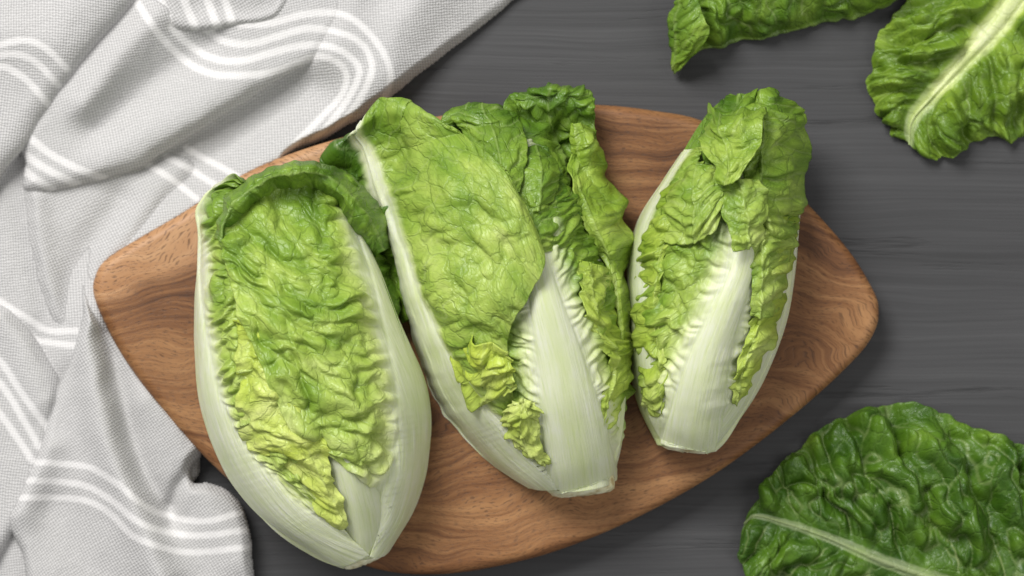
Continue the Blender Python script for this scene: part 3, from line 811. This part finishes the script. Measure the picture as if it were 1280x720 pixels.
leaf(h2, H2, [[(548, 160, 6), (580, 150, 12), (610, 142, 8)], [(556, 142, 4), (582, 134, 14), (612, 132, 8)], [(566, 134, -8), (586, 128, 0), (606, 128, -6)]],
     rib=.5, ribw=(2, 1), amp=3, green=.72, gtip=.08, gsoft=6, seed=30, ruff=2, jag=1, veinc=.2, low=3, step=2)
# green margin on the lower right
leaf(h2, H2, [[(746, 542, 4), (758, 538, 8), (770, 522, -4)], [(750, 500, 6), (768, 492, 10), (782, 480, -6)], [(762, 455, 8), (778, 450, 10), (791, 440, -6)], [(735, 410, 10), (765, 415, 14), (786, 418, -4)], [(726, 360, 14), (752, 368, 20), (778, 378, 2)], [(724, 325, 14), (746, 330, 20), (768, 338, 6)]],
     rib=.3, ribw=(2, 1), amp=6, green=.42, gtip=.1, gsoft=8, yellow=.25, seed=31, ruff=7, rufl=34, jag=7, veinc=.2, sp=36, cell=22)
# dark leaf low down between this head and its left neighbour
leaf(h2, Flat(BTOP + 20), [[(502, 405, 0), (514, 398, 14), (524, 388, 26)], [(486, 352, 2), (504, 347, 20), (518, 342, 30)], [(474, 312, 4), (490, 303, 24), (506, 302, 34)], [(468, 286, 6), (482, 280, 24), (498, 280, 34)], [(462, 262, 10), (476, 258, 24), (490, 260, 34)]],
     rib=.5, ribw=(3, 1), amp=5, green=.74, gtip=.1, gsoft=8, seed=32, ruff=3, jag=2, veinc=.3, step=1.8)
# big front leaf, rib along its left side
leaf(h2, H2, [[(664, 606, -6), (678, 608, 4), (688, 609, 6), (695, 609, 6), (700, 609, 5), (706, 609, 3)],
              [(612, 572, -22), (626, 571, 2), (645, 566, 6), (656, 566, 8), (666, 570, 6), (676, 576, 2)],
              [(568, 528, -28), (584, 526, 2), (602, 520, 8), (618, 520, 10), (634, 526, 8), (650, 536, 3)],
              [(538, 478, -28), (554, 478, 2), (576, 474, 10), (598, 476, 14), (618, 480, 12), (640, 488, 6)],
              [(518, 425, -28), (534, 425, 3), (562, 424, 14), (588, 428, 18), (612, 436, 16), (634, 448, 10)],
              [(501, 376, -28), (516, 375, 4), (552, 377, 18), (585, 386, 24), (612, 396, 24), (640, 404, 18)],
              [(487, 325, -28), (500, 322, 6), (545, 325, 24), (590, 335, 32), (632, 352, 32), (662, 370, 24)],
              [(470, 278, -28), (484, 272, 8), (535, 270, 30), (590, 275, 40), (642, 295, 42), (680, 325, 32)],
              [(445, 250, -30), (469, 225, 10), (520, 220, 34), (575, 222, 48), (627, 237, 52), (668, 272, 42)],
              [(420, 228, -26), (456, 185, 12), (505, 175, 36), (555, 178, 52), (604, 194, 58), (643, 230, 50)],
              [(404, 206, -10), (444, 168, 22), (490, 152, 40), (530, 151, 54), (572, 164, 60), (606, 190, 54)],
              [(424, 181, 0), (446, 162, 34), (476, 140, 44), (505, 137, 54), (535, 144, 58), (562, 160, 52)],
              [(440, 168, 0), (452, 152, 34), (471, 125, 40), (486, 122, 46), (504, 124, 48), (526, 134, 44)]],
     rib=[.12, .16, .19, .20, .20, .20, .20, .20, .20, .20, .20, .2, .2], ribw=(58, 1), ribp=3.4, gw=34, amp=5.0, slope=.8, small=.3, gtp=2.4, sp=52, cell=56, green=.43, gtip=.22, gsoft=12, seed=33, gleft=.34, low=11, lowsc=80, ruff=2.2, rufl=40, jag=1.6, veinc=.55, ribh=6, bare=.12, step=1.35, wr=1.1, wrl=48., flat=.45)
# yellow-green frill at the foot of the front leaf
leaf(h2, H2, [[(566, 468, 20), (590, 508, 20), (616, 500, 20), (644, 488, 16)], [(564, 445, 22), (590, 470, 28), (615, 468, 28), (642, 468, 20)], [(570, 412, 22), (595, 428, 28), (615, 430, 28), (636, 440, 20)]],
     rib=.5, ribw=(1, 1), amp=7, green=.40, gtip=.05, gsoft=4, yellow=.5, seed=35, ruff=5, rufl=24, jag=8, veinc=.15, sp=30, cell=20, low=4)
# small curled leaf
leaf(h2, H2, [[(674, 580, 14), (682, 582, 16), (690, 580, 12)], [(640, 552, 14), (656, 556, 24), (676, 552, 14)], [(626, 532, 14), (650, 534, 30), (676, 532, 16)], [(630, 512, 16), (652, 508, 30), (674, 514, 18)], [(642, 502, 14), (654, 498, 22), (668, 504, 16)]],
     rib=.5, ribw=(1, 1), amp=8, green=.30, gtip=.02, gsoft=8, yellow=.35, seed=37, ruff=7, rufl=16, jag=5, veinc=.2, sp=14, cell=13, low=4)

# ---------------------------------------------------------------- head at the right
h3 = thing('romaine_lettuce', 'slimmest lettuce head, at the right of the board with a crumpled top', 'lettuce', 895, 340, BTOP, HEADS)
R3 = [(858, 556, 40, 24, 92), (864, 530, 56, 42, 102), (872, 480, 76, 62, 112), (884, 410, 95, 74, 118), (896, 340, 100, 78, 120), (908, 270, 92, 74, 118), (925, 205, 76, 62, 112), (942, 155, 60, 42, 102), (950, 128, 42, 22, 92)]
H3 = Hull(R3)
head_body(h3, R3, 103)
stem_end(h3, (859, 560), (-.12, 1), 33, 28, 90, 8, 5)
# outer pale leaf wrapped round the right side
leaf(h3, H3, [[(868, 562, -4), (880, 562, -4), (892, 562, -14)], [(890, 520, -4), (915, 516, -6), (935, 505, -24)], [(910, 470, -4), (940, 462, -6), (962, 455, -24)], [(930, 410, -4), (962, 405, -6), (982, 400, -24)], [(940, 350, -4), (970, 345, -6), (993, 340, -24)], [(945, 290, -4), (974, 285, -4), (998, 280, -22)], [(945, 240, 0), (974, 235, 2), (1002, 232, -20)]],
     rib=.85, ribw=(60, 14), amp=4, green=.35, gtip=.3, gsoft=16, seed=40, plain=1, low=3, ruff=2, jag=1, veinc=.2, bare=.45)
# outer leaf round the left side
leaf(h3, H3, [[(824, 556, -14), (836, 558, -4), (850, 560, -4)], [(798, 500, -24), (812, 498, -4), (835, 500, -2)], [(788, 440, -26), (802, 440, -4), (825, 440, -2)], [(786, 380, -26), (798, 380, -2), (820, 380, 0)], [(786, 325, -26), (798, 325, 0), (824, 322, 2)], [(798, 275, -24), (812, 272, 2), (840, 265, 4)], [(828, 225, -20), (842, 220, 4), (866, 212, 6)], [(852, 190, -14), (864, 186, 4), (884, 182, 6)]],
     rib=.2, ribw=(44, 2), ribline=.8, gw=12, amp=4, green=.34, gtip=.3, gsoft=8, seed=41, plain=-1, plaingreen=.36, low=3, ruff=2, jag=1, veinc=.2, bare=.35)
# main leaf with the slanting rib
leaf(h3, H3, [[(828, 554, -2), (840, 558, 3), (852, 560, 5), (866, 562, 6), (878, 562, 5), (890, 560, 0)],
              [(806, 508, -2), (825, 510, 3), (848, 512, 7), (873, 512, 10), (892, 508, 6), (908, 504, -2)],
              [(800, 458, -2), (822, 454, 4), (852, 450, 8), (886, 450, 12), (907, 450, 6), (930, 452, -4)],
              [(798, 408, -2), (822, 400, 6), (858, 392, 9), (907, 390, 13), (926, 394, 6), (954, 398, -4)],
              [(799, 358, 0), (822, 346, 8), (868, 336, 10), (928, 334, 12), (948, 338, 6), (972, 343, -4)],
              [(806, 308, 0), (836, 296, 10), (878, 286, 12), (934, 284, 12), (957, 284, 8), (982, 288, -2)],
              [(821, 264, 2), (851, 251, 10), (886, 246, 12), (932, 240, 12), (957, 240, 10), (977, 244, 2)],
              [(840, 226, 4), (866, 212, 10), (896, 206, 12), (926, 205, 12), (950, 205, 10), (967, 210, 4)]],
     rib=.6, ribline=.35, small=.4, ribw=(36, 2), ribp=1.5, amp=8.5, slope=.85, sp=34, cell=30, green=.42, gtip=.34, gsoft=40, gw=80, seed=43, low=4, ruff=4, rufl=26, jag=3, veinc=.6, ribh=8, bare=.08, step=1.35, wr=.9, wrl=50.)
# frill along the left
leaf(h3, H3, [[(812, 520, 6), (822, 522, 8), (830, 510, 4)], [(800, 470, 4), (816, 470, 10), (832, 462, 4)], [(792, 410, 2), (808, 405, 12), (826, 398, 4)], [(792, 350, 2), (810, 342, 14), (830, 332, 6)], [(804, 302, 2), (824, 292, 14), (846, 282, 6)], [(826, 256, 2), (844, 246, 14), (864, 236, 6)], [(848, 216, 0), (864, 206, 12), (880, 200, 6)]],
     rib=.8, ribw=(1, 1), amp=7, green=.42, gtip=.2, gsoft=6, yellow=.22, seed=45, ruff=6, rufl=36, jag=7, veinc=.25, sp=40, cell=24)
# frill along the right
leaf(h3, H3, [[(916, 506, 6), (924, 506, 8), (934, 492, 0)], [(918, 470, 8), (934, 462, 16), (948, 456, 2)], [(934, 420, 8), (954, 414, 18), (974, 414, 0)], [(952, 365, 8), (968, 360, 18), (988, 356, -2)], [(954, 315, 8), (974, 310, 18), (996, 308, -6)], [(956, 275, 8), (976, 270, 14), (998, 268, -6)]],
     rib=.3, ribw=(1, 1), amp=7, green=.42, gtip=.2, gsoft=6, yellow=.30, seed=47, ruff=8, rufl=34, jag=8, veinc=.2, sp=40, cell=24)
# lobe right of the rib's upper end
leaf(h3, H3, [[(938, 395, 10), (958, 398, 20), (976, 388, 8)], [(940, 350, 12), (962, 348, 24), (984, 344, 8)], [(936, 312, 14), (964, 306, 28), (990, 302, 6)], [(946, 282, 14), (970, 278, 26), (994, 276, 4)]],
     rib=.3, ribw=(2, 1), amp=6, green=.46, gtip=.1, gsoft=6, seed=49, ruff=4, jag=2, veinc=.3, low=5)
# crumpled top leaf
leaf(h3, H3, [[(946, 292, 14), (966, 298, 22), (985, 296, 10), (998, 286, -14)], [(934, 244, 22), (960, 242, 34), (986, 242, 24), (1006, 236, -6)], [(928, 202, 26), (960, 197, 38), (991, 196, 30), (1013, 190, -4)], [(930, 168, 28), (962, 162, 40), (987, 160, 32), (1008, 155, 0)], [(930, 142, 26), (956, 137, 38), (977, 134, 32), (996, 132, 4)], [(938, 118, 4), (954, 110, 16), (964, 107, 14), (978, 114, 0)]],
     rib=.25, ribw=(3, 2), amp=9, small=.5, slope=-.2, green=.57, gtip=.14, gsoft=8, seed=51, ruff=4, rufl=40, jag=1.5, veinc=.45, low=7, lowsc=60, sp=30, cell=24)
# leaves folded over each other at the top left
leaf(h3, H3, [[(880, 205, 10), (905, 205, 14), (945, 200, 14)], [(876, 170, 14), (910, 168, 20), (950, 160, 20)], [(888, 140, 10), (918, 134, 20), (955, 128, 18)], [(902, 124, 0), (924, 118, 8), (948, 112, 6)]],
     rib=.5, ribw=(2, 1), amp=7, green=.70, gtip=.1, gsoft=6, seed=53, ruff=6, rufl=24, jag=4, veinc=.3, low=6)
leaf(h3, H3, [[(828, 303, 12), (862, 306, 22), (890, 290, 26), (911, 260, 26)], [(830, 270, 14), (862, 266, 34), (886, 254, 36), (905, 246, 32)], [(836, 237, 12), (862, 228, 30), (886, 224, 34), (902, 226, 30)], [(848, 212, 4), (868, 205, 18), (886, 204, 24), (898, 210, 22)]],
     rib=.4, ribw=(2, 1), amp=5, green=.50, gtip=.14, gsoft=6, seed=55, ruff=3, jag=1.5, veinc=.5, low=5)
leaf(h3, H3, [[(916, 314, 40), (936, 312, 30), (954, 303, 24)], [(910, 284, 30), (935, 279, 38), (958, 272, 34)], [(898, 252, 30), (930, 251, 42), (959, 246, 38)], [(894, 226, 32), (922, 223, 44), (948, 224, 40)]],
     rib=.5, ribw=(2, 1), amp=5, green=.46, gtip=.10, gsoft=6, seed=57, ruff=6, rufl=34, jag=2, veinc=.35, low=6)
leaf(h3, H3, [[(896, 232, 44), (910, 231, 54), (924, 222, 56)], [(888, 203, 46), (914, 207, 52), (942, 196, 64)], [(874, 182, 40), (911, 184, 46), (951, 174, 72)], [(870, 156, 36), (903, 160, 52), (956, 150, 66)], [(884, 126, 24), (904, 142, 36), (958, 136, 50)]],
     rib=.45, ribw=(2, 1), amp=5, green=.52, gtip=.18, gsoft=6, yellow=.06, seed=59, ruff=6, rufl=36, jag=2, veinc=.35, low=10, lowsc=50)

# ---------------------------------------------------------------- loose leaves on the table
LOOSE = 'loose lettuce leaves on the table'
F0 = Flat(0)
l1 = thing('lettuce_leaf', 'dark green crinkled loose leaf lying on the table at the bottom right corner', 'lettuce leaf', 1100, 690, 0, LOOSE)
leaf(l1, F0, [[(1400, 800, 20), (1398, 806, 24), (1395, 812, 28), (1392, 818, 24), (1390, 824, 20)],
              [(1375, 655, 18), (1352, 730, 36), (1330, 788, 30), (1310, 820, 30), (1290, 845, 10)],
              [(1312, 568, 14), (1285, 650, 42), (1252, 757, 26), (1230, 800, 34), (1200, 855, 10)],
              [(1238, 544, 12), (1210, 622, 44), (1180, 728, 22), (1160, 780, 36), (1130, 850, 10)],
              [(1142, 504, 10), (1120, 590, 42), (1100, 700, 20), (1080, 760, 34), (1060, 825, 8)],
              [(1055, 521, 10), (1045, 600, 38), (1035, 672, 18), (1020, 730, 30), (1000, 792, 8)],
              [(995, 561, 8), (990, 610, 28), (985, 655, 16), (975, 705, 24), (960, 757, 6)],
              [(955, 605, 8), (950, 625, 18), (945, 645, 12), (940, 680, 14), (933, 718, 6)],
              [(938, 636, 6), (934, 645, 8), (930, 655, 8), (926, 670, 7), (924, 687, 5)]],
     rib=.5, ribgreen=.8, ribw=(9, -3), ribp=.9, amp=22, lean=.3, gw=9, wp=1.0, w2=.6, slope=.7, sp=70, cell=52, green=.92, gtip=.06, gsoft=3, seed=61, low=8, ruff=7, rufl=55, jag=3, veinc=.8, ribh=5, step=1.7, wr=.6, name='blade', edgecol=-.08, gpatch=.12)
l2 = thing('lettuce_leaf', 'crinkled loose leaf with a pale midrib on the table at the top right corner', 'lettuce leaf', 1180, 90, 0, LOOSE)
leaf(l2, F0, [[(1292, -84, 22), (1300, -80, 26), (1310, -74, 30), (1320, -68, 26), (1328, -62, 22)],
              [(1205, -60, 14), (1245, -42, 46), (1285, -25, 40), (1330, 0, 46), (1380, 25, 10)],
              [(1135, 0, 12), (1190, 5, 50), (1245, 32, 34), (1300, 70, 50), (1350, 112, 10)],
              [(1102, 45, 10), (1150, 55, 46), (1205, 77, 28), (1247, 122, 44), (1292, 168, 8)],
              [(1087, 95, 8), (1125, 102, 36), (1165, 121, 22), (1200, 152, 34), (1236, 172, 8)],
              [(1096, 142, 6), (1118, 144, 22), (1140, 151, 16), (1165, 172, 22), (1192, 191, 6)],
              [(1118, 170, 5), (1128, 175, 9), (1137, 180, 10), (1150, 190, 8), (1162, 196, 5)]],
     rib=.5, ribgreen=.7, ribw=(11, -3), ribp=1., amp=20, lean=.3, gw=36, yellow=.12, wp=1.0, w2=.6, slope=.7, sp=52, cell=40, green=.76, gtip=.10, gsoft=10, seed=63, low=7, ruff=6, rufl=46, jag=3, veinc=.45, ribh=6, step=1.7, wr=.6, name='blade', edgecol=-.06, gpatch=.14)
l3 = thing('lettuce_leaf', 'loose leaf lying on its side with a folded tip at the top edge', 'lettuce leaf', 940, 10, 0, LOOSE)
leaf(l3, F0, [[(1230, -110, 40), (1226, -90, 40), (1222, -72, 30), (1218, -60, 10)],
              [(1130, -95, 70), (1120, -45, 66), (1110, -10, 40), (1105, 6, 8)],
              [(1030, -95, 74), (1025, -35, 72), (1020, 14, 40), (1016, 32, 6)],
              [(960, -85, 70), (950, -20, 68), (946, 30, 38), (942, 50, 6)],
              [(905, -70, 60), (895, -10, 58), (886, 42, 34), (880, 63, 6)],
              [(870, -50, 50), (858, 0, 46), (852, 48, 26), (856, 76, 6)],
              [(850, -15, 36), (842, 20, 30), (840, 60, 18), (843, 88, 5)]],
     rib=.97, ribgreen=.65, ribw=(6, -3), amp=10, slope=.5, sp=46, cell=38, green=.72, gtip=.10, gsoft=8, gw=30, seed=65, low=6, ruff=3, rufl=40, jag=2, veinc=.5, ribh=3, step=1.7, name='blade')
leaf(l3, F0, [[(843, 92, 8), (848, 88, 20), (856, 78, 30)], [(836, 55, 22), (860, 55, 56), (886, 44, 66)], [(836, 22, 34), (858, 22, 68), (878, 18, 76)], [(846, -2, 44), (858, -6, 70), (868, -8, 72)]],
     rib=.2, ribw=(2, 1), amp=4, green=.70, gtip=.05, gsoft=6, seed=67, low=4, ruff=3, jag=1, veinc=.3, name='folded_tip')
